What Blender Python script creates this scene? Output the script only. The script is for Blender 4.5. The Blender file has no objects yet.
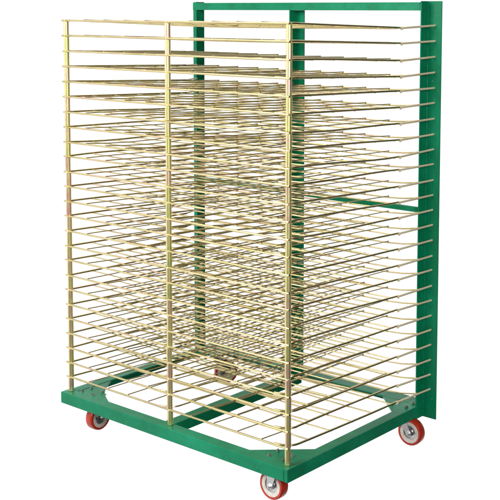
import bpy, bmesh, math, random
from mathutils import Vector, Matrix
random.seed(7)
sc = bpy.context.scene
col = sc.collection

# ------------------------------------------------------------------ helpers
def link(name, bm, mats, parent=None, smooth=False, bevel=0.0, bevel_seg=2):
    me = bpy.data.meshes.new(name)
    bmesh.ops.recalc_face_normals(bm, faces=bm.faces)
    bm.to_mesh(me); bm.free()
    if not isinstance(mats, (list, tuple)): mats = [mats]
    for m in mats: me.materials.append(m)
    if smooth:
        for p in me.polygons: p.use_smooth = True
        me.set_sharp_from_angle(angle=math.radians(42))
    o = bpy.data.objects.new(name, me); col.objects.link(o)
    if parent is not None: o.parent = parent
    if bevel > 0:
        b = o.modifiers.new('bevel', 'BEVEL'); b.width = bevel; b.segments = bevel_seg
        b.limit_method = 'ANGLE'; b.angle_limit = math.radians(40)
    return o

def sweep(bm, pts, r, sides=8, cap=True, mat=0, r_end=None):
    """round wire along a polyline"""
    pts = [Vector(p) for p in pts]
    rings = []
    n = len(pts)
    t0 = (pts[1] - pts[0]).normalized()
    up = Vector((0, 0, 1)) if abs(t0.z) < .9 else Vector((1, 0, 0))
    a = t0.cross(up).normalized()
    for i, p in enumerate(pts):
        if i == 0: t = (pts[1] - p)
        elif i == n - 1: t = (p - pts[i - 1])
        else: t = (pts[i + 1] - p).normalized() + (p - pts[i - 1]).normalized()
        t.normalize()
        a = (a - t * a.dot(t)).normalized()
        b = t.cross(a)
        rr = r if r_end is None else r + (r_end - r) * i / (n - 1)
        rings.append([bm.verts.new(p + (a * math.cos(2 * math.pi * k / sides) + b * math.sin(2 * math.pi * k / sides)) * rr) for k in range(sides)])
    for i in range(n - 1):
        for k in range(sides):
            f = bm.faces.new((rings[i][k], rings[i][(k + 1) % sides], rings[i + 1][(k + 1) % sides], rings[i + 1][k]))
            f.material_index = mat
    if cap:
        f = bm.faces.new(rings[0][::-1]); f.material_index = mat
        f = bm.faces.new(rings[-1]); f.material_index = mat

def box(bm, x0, x1, y0, y1, z0, z1, mat=0):
    v = [bm.verts.new((x, y, z)) for x in (x0, x1) for y in (y0, y1) for z in (z0, z1)]
    for q in ((0, 1, 3, 2), (4, 6, 7, 5), (0, 4, 5, 1), (2, 3, 7, 6), (0, 2, 6, 4), (1, 5, 7, 3)):
        f = bm.faces.new([v[i] for i in q]); f.material_index = mat

def prism(bm, poly, z0, z1, mat=0, xf=None):
    """closed polygon in XY extruded in Z; xf maps the points"""
    xf = xf or (lambda p: p)
    lo = [bm.verts.new(xf(Vector((x, y, z0)))) for x, y in poly]
    hi = [bm.verts.new(xf(Vector((x, y, z1)))) for x, y in poly]
    n = len(poly)
    for f in (bm.faces.new(lo[::-1]), bm.faces.new(hi)): f.material_index = mat
    for i in range(n):
        f = bm.faces.new((lo[i], lo[(i + 1) % n], hi[(i + 1) % n], hi[i])); f.material_index = mat

def lathe(bm, prof, seg=40, axis='Z', mats=None, centre=(0, 0, 0)):
    """revolve (radius, height) points; closed loop profile"""
    c = Vector(centre); rings = []
    for (r, h) in prof:
        ring = []
        for k in range(seg):
            a = 2 * math.pi * k / seg
            if axis == 'Z': p = Vector((r * math.cos(a), r * math.sin(a), h))
            else: p = Vector((r * math.cos(a), h, r * math.sin(a)))
            ring.append(bm.verts.new(c + p))
        rings.append(ring)
    n = len(rings)
    for i in range(n):
        j = (i + 1) % n
        for k in range(seg):
            f = bm.faces.new((rings[i][k], rings[i][(k + 1) % seg], rings[j][(k + 1) % seg], rings[j][k]))
            f.material_index = mats[i] if mats else 0

# ------------------------------------------------------------------ materials
def new_mat(name):
    m = bpy.data.materials.new(name); m.use_nodes = True
    nt = m.node_tree; b = nt.nodes['Principled BSDF']
    return m, nt, b

def noise(nt, scale, detail=4, vec=None, rough=.55):
    n = nt.nodes.new('ShaderNodeTexNoise'); n.inputs['Scale'].default_value = scale
    n.inputs['Detail'].default_value = detail; n.inputs['Roughness'].default_value = rough
    if vec is not None: nt.links.new(vec, n.inputs['Vector'])
    return n

def ramp(nt, src, stops):
    r = nt.nodes.new('ShaderNodeValToRGB')
    e = r.color_ramp.elements
    while len(e) < len(stops): e.new(.5)
    for i, (p, c) in enumerate(stops):
        e[i].position = p; e[i].color = (*c, 1)
    nt.links.new(src, r.inputs['Fac']); return r

def green_paint():
    m, nt, b = new_mat('green_paint')
    tc = nt.nodes.new('ShaderNodeTexCoord'); geo = nt.nodes.new('ShaderNodeNewGeometry')
    n1 = noise(nt, 9, 6, tc.outputs['Object'])
    r1 = ramp(nt, n1.outputs['Fac'], [(.3, (.001, .175, .078)), (.52, (.002, .215, .10)), (.72, (.006, .27, .135))])
    # small chips and rubbed spots
    n2 = noise(nt, 120, 3, tc.outputs['Object'])
    r2 = ramp(nt, n2.outputs['Fac'], [(.69, (0, 0, 0)), (.73, (1, 1, 1))])
    mx = nt.nodes.new('ShaderNodeMix'); mx.data_type = 'RGBA'
    nt.links.new(r2.outputs['Color'], mx.inputs['Factor'])
    nt.links.new(r1.outputs['Color'], mx.inputs['A']); mx.inputs['B'].default_value = (.07, .36, .24, 1)
    # long thin scratches, pale, and dull smudges of grime
    mpp = nt.nodes.new('ShaderNodeMapping'); mpp.inputs['Scale'].default_value = (9, 160, 160); mpp.inputs['Rotation'].default_value = (.3, .5, .35)
    nt.links.new(tc.outputs['Object'], mpp.inputs['Vector'])
    n5 = noise(nt, 1.0, 5, mpp.outputs['Vector'], .7)
    r5 = ramp(nt, n5.outputs['Fac'], [(.66, (0, 0, 0)), (.74, (.55, .55, .55))])
    m2 = nt.nodes.new('ShaderNodeMix'); m2.data_type = 'RGBA'
    nt.links.new(r5.outputs['Color'], m2.inputs['Factor']); nt.links.new(mx.outputs['Result'], m2.inputs['A']); m2.inputs['B'].default_value = (.10, .36, .24, 1)
    n6 = noise(nt, 22, 8, tc.outputs['Object'], .7)
    r6 = ramp(nt, n6.outputs['Fac'], [(.52, (0, 0, 0)), (.74, (.38, .38, .38))])
    m3 = nt.nodes.new('ShaderNodeMix'); m3.data_type = 'RGBA'
    nt.links.new(r6.outputs['Color'], m3.inputs['Factor']); nt.links.new(m2.outputs['Result'], m3.inputs['A']); m3.inputs['B'].default_value = (.012, .085, .05, 1)
    nt.links.new(m3.outputs['Result'], b.inputs['Base Color'])
    n3 = noise(nt, 30, 5, tc.outputs['Object'])
    mr = nt.nodes.new('ShaderNodeMapRange'); mr.inputs['To Min'].default_value = .26; mr.inputs['To Max'].default_value = .46
    nt.links.new(n3.outputs['Fac'], mr.inputs['Value']); nt.links.new(mr.outputs['Result'], b.inputs['Roughness'])
    bp = nt.nodes.new('ShaderNodeBump'); bp.inputs['Strength'].default_value = .22; bp.inputs['Distance'].default_value = .0015
    n4 = noise(nt, 75, 4, tc.outputs['Object'])
    nt.links.new(n4.outputs['Fac'], bp.inputs['Height']); nt.links.new(bp.outputs['Normal'], b.inputs['Normal'])
    b.inputs['Specular IOR Level'].default_value = .18
    return m

def zinc(name, stops, scale=14, rough=(.24, .42), stretch=(1, 1, 1)):
    m, nt, b = new_mat(name)
    tc = nt.nodes.new('ShaderNodeTexCoord'); mp = nt.nodes.new('ShaderNodeMapping')
    mp.inputs['Scale'].default_value = stretch
    oi = nt.nodes.new('ShaderNodeObjectInfo')
    ad = nt.nodes.new('ShaderNodeVectorMath'); ad.operation = 'ADD'
    cb = nt.nodes.new('ShaderNodeCombineXYZ')
    mu = nt.nodes.new('ShaderNodeMath'); mu.operation = 'MULTIPLY'; mu.inputs[1].default_value = 37
    nt.links.new(oi.outputs['Random'], mu.inputs[0]); nt.links.new(mu.outputs[0], cb.inputs['X']); nt.links.new(mu.outputs[0], cb.inputs['Z'])
    nt.links.new(tc.outputs['Object'], mp.inputs['Vector'])
    nt.links.new(mp.outputs['Vector'], ad.inputs[0]); nt.links.new(cb.outputs['Vector'], ad.inputs[1])
    n = noise(nt, scale, 3, ad.outputs[0])
    r = ramp(nt, n.outputs['Fac'], stops)
    nt.links.new(r.outputs['Color'], b.inputs['Base Color'])
    b.inputs['Metallic'].default_value = 1
    n2 = noise(nt, 60, 4, ad.outputs[0])
    mr = nt.nodes.new('ShaderNodeMapRange'); mr.inputs['To Min'].default_value = rough[0]; mr.inputs['To Max'].default_value = rough[1]
    nt.links.new(n2.outputs['Fac'], mr.inputs['Value']); nt.links.new(mr.outputs['Result'], b.inputs['Roughness'])
    return m

GREEN = green_paint()
WIRE = zinc('yellow_zinc_wire', [(.3, (.50, .42, .18)), (.5, (.68, .58, .30)), (.7, (.64, .47, .30))], 6, (.22, .36))
TUBE = zinc('yellow_zinc_tube', [(.28, (.52, .60, .26)), (.42, (.80, .76, .30)), (.55, (.82, .70, .40)), (.68, (.80, .50, .40)), (.8, (.55, .62, .42))], 9, (.3, .45))
ROD = zinc('pale_zinc_rod', [(.3, (.80, .70, .46)), (.7, (.92, .84, .62))], 12, (.3, .45))
ROD.node_tree.nodes['Principled BSDF'].inputs['Metallic'].default_value = .4
TUBE.node_tree.nodes['Principled BSDF'].inputs['Metallic'].default_value = .82
STEEL = zinc('bright_zinc', [(.3, (.50, .51, .52)), (.7, (.72, .72, .70))], 30, (.22, .42))

DULL = zinc('dull_zinc', [(.35, (.08, .24, .16)), (.6, (.36, .42, .37))], 60, (.4, .6))
def plain(name, c, rough, spec=.5, nscale=40, var=.15):
    m, nt, b = new_mat(name)
    tc = nt.nodes.new('ShaderNodeTexCoord'); n = noise(nt, nscale, 4, tc.outputs['Object'])
    r = ramp(nt, n.outputs['Fac'], [(.3, tuple(v * (1 - var) for v in c)), (.7, tuple(min(1, v * (1 + var)) for v in c))])
    nt.links.new(r.outputs['Color'], b.inputs['Base Color'])
    b.inputs['Roughness'].default_value = rough; b.inputs['Specular IOR Level'].default_value = spec
    return m
RED = plain('red_polyurethane', (.50, .034, .014), .32, nscale=55, var=.25)
WHITE = plain('white_nylon', (.68, .63, .58), .45, nscale=70, var=.16)
DARK = plain('dark_recess', (.03, .03, .03), .6)

# ------------------------------------------------------------------ dimensions (metres; x along the front, y to the back, z up from the lowest shelf)
N, S = 25, .0522
D = .652            # last cross wire
YS = .575           # side wires stop here, hinge rods go on
YB = .6957          # plane of the rear uprights
TILT = .0205
ZR = -.0525; H = .0398; A = .0239; E = .0245
ZTOP = 1.3204
FW = .040           # flange width

GROUND = -.183
root = bpy.data.objects.new('drying_rack', None); col.objects.link(root)
root['label'] = 'green steel drying rack on red casters with twenty five yellow zinc wire shelves'
root['category'] = 'drying rack'
# everything is written in coordinates of the rack with z measured from the lowest shelf
OFF = Vector((-.5, -.35, -GROUND))
root.location = (0, 0, 0)

# ------------------------------------------------------------------ base
X0, X1, Y0, Y1 = -A, 1 + A, -A, YB + .042
T = .0045
def angle_x(name, y_out, sgn, x0, x1, ztop, fw, h, parent=root):
    """angle iron along x; vertical face at y_out, flange towards sgn"""
    bm = bmesh.new()
    y_in = y_out + sgn * fw; yt = y_out + sgn * T
    prof = [(y_out, ztop), (y_in, ztop), (y_in, ztop - T), (yt, ztop - T), (yt, ztop - h), (y_out, ztop - h)]
    a = [bm.verts.new((x0, y, z)) for y, z in prof]; b = [bm.verts.new((x1, y, z)) for y, z in prof]
    bm.faces.new(a); bm.faces.new(b[::-1])
    for i in range(6): bm.faces.new((a[i], b[i], b[(i + 1) % 6], a[(i + 1) % 6]))
    return link(name, bm, GREEN, parent, bevel=.002, bevel_seg=3)
def angle_y(name, x_out, sgn, y0, y1, ztop, fw, h, parent=root):
    bm = bmesh.new()
    x_in = x_out + sgn * fw; xt = x_out + sgn * T
    prof = [(x_out, ztop), (x_in, ztop), (x_in, ztop - T), (xt, ztop - T), (xt, ztop - h), (x_out, ztop - h)]
    a = [bm.verts.new((x, y0, z)) for x, z in prof]; b = [bm.verts.new((x, y1, z)) for x, z in prof]
    bm.faces.new(a); bm.faces.new(b[::-1])
    for i in range(6): bm.faces.new((a[i], b[i], b[(i + 1) % 6], a[(i + 1) % 6]))
    return link(name, bm, GREEN, parent, bevel=.002, bevel_seg=3)

angle_x('front_rail', Y0, 1, X0, X1, ZR, .043, H)
angle_x('rear_rail', Y1, -1, X0 + .006, X1 - .006, ZR - .002, .062, H - .003)
angle_y('side_rail', X0 + .0004, 1, Y0 + .0005, Y1 - .001, ZR - .0012, FW, H - .002)
angle_y('side_rail', X1 - .0004, -1, Y0 + .0005, Y1 - .001, ZR - .0012, FW, H - .0002)
angle_y('middle_rail', .5, -1, Y0 + .04, Y1 - .058, ZR - .0034, .044, .036)

# corner gussets with caster bolts
def gusset(cx, cy, sx, sy, la, lb, curve=0.0):
    pts = [(0.006, 0.006), (la, 0.006), (la, .040)]
    k = 8
    for i in range(k + 1):
        t = i / k
        x = la + (.036 - la) * t; y = .040 + (lb - .040) * t
        d = curve * math.sin(math.pi * t)
        pts.append((x - d, y - d))
    pts.append((0.006, lb))
    poly = []
    for x, y in pts:
        q = (cx + sx * x, cy + sy * y)
        if not poly or (abs(q[0] - poly[-1][0]) + abs(q[1] - poly[-1][1])) > 1e-5: poly.append(q)
    bm = bmesh.new(); prism(bm, poly, ZR - .0095, ZR - .0026)
    g = link('gusset_plate', bm, GREEN, root, bevel=.0008)
    return g
def bolt(parent, x, y, z):
    bm = bmesh.new()
    lathe(bm, [(.0001, 0), (.0075, 0), (.0075, .0012), (.0001, .0012)], 20, 'Z', centre=(x, y, z))
    a0 = random.random()
    poly = [(x + .0054 * math.cos(a0 + k * math.pi / 3), y + .0054 * math.sin(a0 + k * math.pi / 3)) for k in range(6)]
    prism(bm, poly, z + .0012, z + .0052)
    sweep(bm, [(x, y, z + .005), (x, y, z + .0085)], .0032, 10)
    o = link('bolt', bm, DULL, parent, smooth=True, bevel=.0005)
    return o

# front right, front left, rear right, rear left
casters = [(.925, .030, 0, 1, -1, X1, Y0, -1, 1, .20, .185, 0.0, 0.0),
           (.083, .054, 92, 1, -1, X0, Y0, 1, 1, .215, .20, .014, 0.0),
           (1.013, .646, 3, 1, -1, X1, Y1, -1, -1, .175, .17, 0.0, 0.0),
           (.092, .700, 52, 1, -1, X0, Y1, 1, -1, .175, .17, 0.0, 0.0)]
WR, WZ = .0457, -.1392
PL = {0: (.945, .058), 1: (.042, .046), 2: (.945, .655), 3: (.06, .655)}

def caster(ix, wx, wy, deg):
    px, py = PL[ix]
    px = wx + (px - wx) * .6; py = wy + (py - wy) * .6
    e = bpy.data.objects.new('caster', None); col.objects.link(e); e.parent = root
    bm = bmesh.new()
    q = [(-.040, -.032), (.040, -.032), (.040, .032), (-.040, .032)]
    prism(bm, [(px + a, py + b) for a, b in q], ZR - .0130, ZR - .0096)
    link('mounting_plate', bm, STEEL, e, bevel=.0008)
    bm = bmesh.new()
    lathe(bm, [(.0001, ZR - .0131), (.021, ZR - .0131), (.024, ZR - .018), (.024, ZR - .024), (.019, ZR - .029), (.0001, ZR - .029)], 32, 'Z', centre=(px, py, 0))
    link('swivel_bearing', bm, STEEL, e, smooth=True)
    rot = Matrix.Rotation(math.radians(deg), 4, 'Z'); base = Vector((wx, wy, WZ))
    # direction from the wheel to the swivel, in the wheel's own frame
    loc = rot.inverted() @ (Vector((px, py, 0)) - Vector((wx, wy, 0)))
    bm = bmesh.new()
    f = lambda p: base + rot @ p
    top = ZR - .0292 - WZ
    hw = .0178
    for s in (-1, 1):      # cheeks of the fork, tapering to the axle
        poly = [(-.009, -.010), (.009, -.010), (.012, 0), (loc.x + .019, top), (loc.x - .019, top), (-.012, 0)]
        xf = (lambda p, s=s: f(Vector((p.x, s * (hw + p.z) , p.y))))
        prism(bm, poly, 0.0015, 0.0042, 0, xf)
    prism(bm, [(loc.x - .020, -hw - .0045), (loc.x + .020, -hw - .0045), (loc.x + .020, hw + .0045), (loc.x - .020, hw + .0045)], top - .0002, top + .0028, 0, f)
    link('fork', bm, STEEL, e, bevel=.001)
    bm = bmesh.new()
    w = .0162
    # tread with rounded shoulders, red; then the side ring
    lathe(bm, [(WR - .009, -w), (WR - .003, -w), (WR - .0006, -w + .003), (WR, -w + .008), (WR, w - .008), (WR - .0006, w - .003), (WR - .003, w), (WR - .009, w)], 56, 'Y')
    bm.transform(Matrix.Translation(base) @ rot)
    wheel = link('tyre', bm, RED, e, smooth=True)
    bm = bmesh.new()
    lathe(bm, [(WR - .0095, -w + .001), (WR - .0095, w - .001), (.0245, w - .0015), (.0235, w - .005), (.0235, -w + .005), (.0245, -w + .0015)], 48, 'Y')
    bm.transform(Matrix.Translation(base) @ rot)
    link('wheel_rim', bm, WHITE, e, smooth=True)
    bm = bmesh.new()
    lathe(bm, [(.0232, -w + .004), (.021, -w + .0045), (.013, -w + .006), (.011, -w + .001), (.0035, -w + .001), (.0035, w - .001), (.011, w - .001), (.013, w - .006), (.021, w - .0045), (.0232, w - .004)], 40, 'Y')
    bm.transform(Matrix.Translation(base) @ rot)
    link('hub', bm, STEEL, e, smooth=True)
    bm = bmesh.new()
    hx = [(.0072 * math.cos(k * math.pi / 3), .0072 * math.sin(k * math.pi / 3)) for k in range(6)]
    for s in (-1, 1):
        prism(bm, hx, .0222, .0272, 0, lambda p, s=s: f(Vector((p.x, s * p.z, p.y))))
    sweep(bm, [f(Vector((0, -.0292, 0))), f(Vector((0, .0292, 0)))], .0036, 12)
    link('axle', bm, STEEL, e, smooth=True, bevel=.0005)
    return px, py

for i, c in enumerate(casters):
    px, py = caster(i, c[0], c[1], c[2])
    g = gusset(c[5], c[6], c[7], c[8], c[9], c[10], c[11])
    for a in (-.029, .029):
        for b in (-.021, .021):
            x, y = px + a, py + b
            on_rail = (x < X0 + FW or x > X1 - FW or y < Y0 + .043 or y > Y1 - .062)
            bolt(g, x, y, ZR + .0002 if on_rail else ZR - .0025)

# ------------------------------------------------------------------ rear frame
def upright(xv, ear_sgn, ear, z0, z1):
    """angle iron: one flange points forward, the other sideways"""
    bm = bmesh.new()
    s = ear_sgn
    poly = [(xv, YB), (xv + s * ear, YB), (xv + s * ear, YB + T), (xv - s * T, YB + T), (xv - s * T, YB - FW), (xv, YB - FW)]
    prism(bm, poly, z0, z1)
    return bm
ur = link('upright', upright(1 + E, 1, .053, -.0975, ZTOP + .004), GREEN, root, bevel=.0010)
ul = link('upright', upright(-E, -1, .053, -.0975, ZTOP + .004), GREEN, root, bevel=.0010)
um = link('upright', upright(.457, 1, .034, ZR - .002, ZTOP - .0275), GREEN, root, bevel=.0010)
# top bar: angle with its face flush with the forward flanges
bm = bmesh.new()
prof = [(YB - FW - .003, ZTOP), (YB - .004, ZTOP), (YB - .004, ZTOP - T), (YB - FW - .003 + T, ZTOP - T), (YB - FW - .003 + T, ZTOP - .0275), (YB - FW - .003, ZTOP - .0275)]
xa, xb = -E - .012, 1 + E - T - .0003
a = [bm.verts.new((xa, y, z)) for y, z in prof]; b = [bm.verts.new((xb, y, z)) for y, z in prof]
bm.faces.new(a); bm.faces.new(b[::-1])
for i in range(6): bm.faces.new((a[i], b[i], b[(i + 1) % 6], a[(i + 1) % 6]))
link('top_bar', bm, GREEN, root, bevel=.0010)
# weld beads where the uprights, rails and bar meet, then a crease fillet
def bead(p0, p1, r=.003):
    p0, p1 = Vector(p0), Vector(p1); n = max(3, int((p1 - p0).length / .004))
    bm = bmesh.new(); pts = []
    for k in range(n + 1):
        pts.append(p0.lerp(p1, k / n) + Vector((random.uniform(-.0006, .0006), random.uniform(-.0006, .0006), random.uniform(-.0006, .0006))))
    sweep(bm, pts, r, 8)
    return link('weld_or_fillet', bm, GREEN, root, smooth=True)
bead((X1 - .016, Y0 - .0002, ZR - .003), (X1 - .016, Y0 - .0002, ZR - H + .002), .0018)
bead((X0 + .0405, Y0 + .043, ZR - .001), (X0 + .002, Y0 + .043, ZR - .001), .0016)
bead((X1 - .040, Y0 + .043, ZR - .001), (X1 - .002, Y0 + .043, ZR - .001), .0016)
bead((.457, Y0 + .0435, ZR - .003), (.499, Y0 + .0435, ZR - .003), .0022)
bead((1 + E + .001, YB - FW + .001, ZR + .0005), (1 + E + .001, YB - .003, ZR + .0005), .0025)
bead((.457, YB - .001, ZR), (.490, YB - .001, ZR), .0025)
bead((1 + E + .0012, YB - .0012, -.095), (1 + E + .0012, YB - .0012, ZTOP + .003), .0024)  # rounded inner corner of the right upright, added to catch a highlight line
# crossbar at mid height
bm = bmesh.new(); yb = YB - .012; zc = .632
prof = [(yb, zc), (yb + .010, zc), (yb + .010, zc - .0035), (yb + .0035, zc - .0035), (yb + .0035, zc - .018), (yb, zc - .018)]
a = [bm.verts.new((-E + .0003, y, z)) for y, z in prof]; b = [bm.verts.new((1 + E - T - .0003, y, z - .003)) for y, z in prof]
bm.faces.new(a); bm.faces.new(b[::-1])
for i in range(6): bm.faces.new((a[i], b[i], b[(i + 1) % 6], a[(i + 1) % 6]))
link('crossbar', bm, GREEN, root, bevel=.0008)

# ------------------------------------------------------------------ shelves
POSTS = (0.0, .5, 1.0)
def shelf(i):
    z0 = i * S
    jz = random.uniform(-.0015, .0015) * (0 if i == 0 else 1)
    bow = random.gauss(0, .0028)
    jt = random.gauss(0, .0012)
    twist = random.gauss(0, .0018)
    w1, w2, w3 = random.gauss(0, .0026), random.gauss(0, .0018), random.uniform(0, 6.28)
    def zz(x, y):
        t = min(1, max(0, y / D))
        wv = (w1 * math.sin(math.pi * t) * math.sin(2 * math.pi * x + w3) + w2 * math.sin(2 * math.pi * t) * math.sin(math.pi * x + w3))
        t = y / D
        return z0 + jz + wv - (TILT + jt + twist * (2 * x - 1)) * t - (.004 + bow) * math.sin(math.pi * min(1, max(0, t))) * math.sin(math.pi * min(1, max(0, x))) 
    bm = bmesh.new()
    rf, rs, rc, rd = .0033, .0034, .0024, .0019
    def along_x(y, xa, xb, r, dz, seg=10, wob=.0006):
        ph = random.uniform(0, 6.28)
        pts = [(xa + (xb - xa) * k / seg, y + wob * math.sin(ph + k * .8), zz(xa + (xb - xa) * k / seg, y) + dz) for k in range(seg + 1)]
        sweep(bm, pts, r, 8)
    def along_y(x, ya, yb, r, dz, seg=7, wob=.0008, lead=None):
        ph = random.uniform(0, 6.28); kink = random.gauss(0, .0011) if r < .0022 else 0
        pts = []
        if lead: pts += lead
        pts += [(x + wob * math.sin(ph + k), ya + (yb - ya) * k / seg, zz(x, ya + (yb - ya) * k / seg) + dz + kink * math.sin(k / seg * math.pi * 1.0)) for k in range(seg + 1)]
        sweep(bm, pts, r, 8)
    # front wire and cross wires
    along_x(-.0005, -.015 + random.uniform(-.003, .002), 1.008 + random.uniform(-.002, .003), rf, 0, 10, .0003)
    for k in range(1, 6):
        along_x(k * D / 6 + random.uniform(-.003, .003), -.0005, 1.0006, rc, -.0010)
    ht = .026 - .015 * i / (N - 1)
    rod_a = Vector((1.0015, YS - .008, zz(1, YS) - .0002)); rod_b = Vector((1 + E + .029, YB - .0005, z0 + jz - TILT + ht + random.uniform(-.001, .001)))
    meet = rod_a.lerp(rod_b, (D - rod_a.y) / (rod_b.y - rod_a.y))
    pts = [(-.002, D, zz(0, D) - .001)] + [(k / 10, D + .0005 * math.sin(k * .9 + i), zz(k / 10, D) - .001) for k in range(1, 10)]
    pts += [(.965, D, zz(.965, D) * .8 + meet.z * .2), (1.0, D, zz(1, D) * .45 + meet.z * .55), tuple(meet)]
    sweep(bm, pts, rc + .0002, 8)
    # wires running to the back
    for j in range(11):
        x = j / 10
        end = YS + random.uniform(0, .004) if j in (0, 10) else D + .005
        if j in (5, 10):   # wraps behind the spacer tube and back onto the front wire
            sg = -1 if j else 1
            lead = []
            for q in range(7):
                t = q / 6
                # quadratic bend from the front wire to the straight run
                p0 = Vector((x + sg * .052, .0045)); p1 = Vector((x + sg * .004, .013)); p2 = Vector((x, .042))
                p = p0 * (1 - t) ** 2 + p1 * 2 * t * (1 - t) + p2 * t * t
                lead.append((p.x, p.y, zz(x, p.y) + .0012))
            along_y(x, .055, end, rs if j != 5 else .0027, .001, lead=lead)
        else:
            along_y(x + (random.uniform(-.0015, .0015) if j else 0), .0006, end, rd if j else rs, .0032 if j else .001)
    for j in range(11):
        if j in (0, 5, 10): continue
        m_ = Matrix.Translation((j / 10 + random.uniform(-.001, .001), .0008, zz(j / 10, 0) + .0022)) @ Matrix.Scale(random.uniform(.8, 1.15), 4)
        bmesh.ops.create_icosphere(bm, subdivisions=1, radius=.0030, matrix=m_)
    sh = link('wire_shelf', bm, WIRE, root, smooth=True)
    # spacer tubes standing between this shelf and the one below (or the base)
    for x in POSTS:
        zb = (ZR + .0005) if i == 0 else z0 - S + .0024
        zt = z0 - .0022
        jx, jy = random.uniform(-.0012, .0012), random.uniform(-.001, .001)
        bm = bmesh.new()
        r = .0093
        y = .0048
        lathe(bm, [(.0001, zb), (r - .001, zb), (r, zb + .001), (r, zt - .001), (r - .001, zt), (.0001, zt)], 20, 'Z', centre=(x + jx, y + jy, 0))
        # solder collar around the wire
        lathe(bm, [(.0001, z0 - .0030), (r - .0016, z0 - .0030), (r - .0004, z0), (r - .0016, z0 + .0026), (.0001, z0 + .0026)], 16, 'Z', centre=(x, y, jz))
        link('spacer_tube', bm, TUBE, sh, smooth=True)
    # hinge rods to the uprights
    for x in POSTS:
        tx = {0.0: -E - .001, .5: .456, 1.0: 1 + E + .029}[x]
        ty = YB - .0005 if x == 1.0 else YB - .022
        s = -1 if x == 0 else 1
        zs = zz(x, YS); ze = z0 + jz - TILT + (ht if x == 1.0 else .004) + random.uniform(-.001, .001)
        off = {0.0: -.004, .5: -.004, 1.0: .004}[x]
        a_ = Vector((x + off, YS - .006, zs - .0005)); b_ = Vector((tx, ty, ze)); rr = .0031
        if x == 1.0: a_, b_, rr = rod_a, rod_b, .0037
        bm = bmesh.new()
        c_ = a_.lerp(b_, .12); d_ = a_.lerp(b_, .93)
        sweep(bm, [a_ - (b_ - a_).normalized() * .0, c_, a_.lerp(b_, .5), d_, b_], rr, 10)
        sweep(bm, [d_, b_ + (b_ - a_).normalized() * (.006 if x == 1.0 else .0005)], rr * .6, 8)
        if x == 1.0:   # small hook bent round the end of the side wire
            d = (b_ - a_).normalized(); q = a_ + d * .006
            sweep(bm, [q + Vector((.002, 0, 0)), q + Vector((.003, -.002, -.004)), q + Vector((.001, -.006, -.0055))], .0019, 8)
        link('hinge_rod', bm, ROD, sh, smooth=True)

for i in range(N): shelf(i)

# move the whole rack so that its casters stand at z = 0 and it is centred
for o in list(col.objects):
    if o.parent is root: o.location = o.location + OFF
root.location = (0, 0, 0)

# ------------------------------------------------------------------ camera
cd = bpy.data.cameras.new('camera'); cam = bpy.data.objects.new('camera', cd); col.objects.link(cam)
F = Vector((-0.62843079, 0.77282995, -0.08836641)); R = Vector((0.77560959, 0.63119739, 0.00442816)); U = Vector((-0.05919886, 0.06575504, 0.99607819))
M = Matrix((R, U, -F)).transposed().to_4x4()
M.translation = Vector((3.0227, -2.4, 1.283)) + OFF
cam.matrix_world = M
cd.sensor_width = 36; cd.lens = 1095.2692 / 500 * 36
cd.shift_x = -.5684 * 100 / 500
cd.shift_y = -1.3977 * 100 / 500
cd.clip_end = 100
sc.camera = cam

# ------------------------------------------------------------------ light: a white studio cove behind, darker towards the right
w = bpy.data.worlds.new('World'); sc.world = w; w.use_nodes = True
nt = w.node_tree; bg = nt.nodes['Background']
tc = nt.nodes.new('ShaderNodeTexCoord')
dp = nt.nodes.new('ShaderNodeVectorMath'); dp.operation = 'DOT_PRODUCT'
dp.inputs[1].default_value = (-.93, .37, 0)
nt.links.new(tc.outputs['Generated'], dp.inputs[0])
mr = nt.nodes.new('ShaderNodeMapRange'); mr.interpolation_type = 'SMOOTHSTEP'
mr.inputs['From Min'].default_value = -.15; mr.inputs['From Max'].default_value = .45
mr.inputs['To Min'].default_value = .025; mr.inputs['To Max'].default_value = 1.03
nt.links.new(dp.outputs['Value'], mr.inputs['Value'])
nt.links.new(mr.outputs['Result'], bg.inputs['Color'])
bg.inputs['Strength'].default_value = 1.0

def area(name, loc, target, size, power, color=(1, 1, 1)):
    l = bpy.data.lights.new(name, 'AREA'); l.shape = 'RECTANGLE'; l.size = size[0]; l.size_y = size[1]
    l.energy = power; l.color = color
    o = bpy.data.objects.new(name, l); col.objects.link(o); o.location = loc
    o.rotation_euler = (Vector(target) - Vector(loc)).to_track_quat('-Z', 'Y').to_euler()
area('softbox', (-1.0, -3.6, 2.7), (0, 0, .5), (2.2, 2.2), 160, (1, .98, .95))
area('camera_fill', (3.6, -2.6, 2.0), (0, 0, .6), (1.8, 1.8), 118, (1, .98, .95))  # unseen fill lamp, added to brighten the tubes and right-hand faces

sc.view_settings.view_transform = 'Standard'; sc.view_settings.look = 'None'
sc.view_settings.exposure = .12; sc.view_settings.gamma = 1
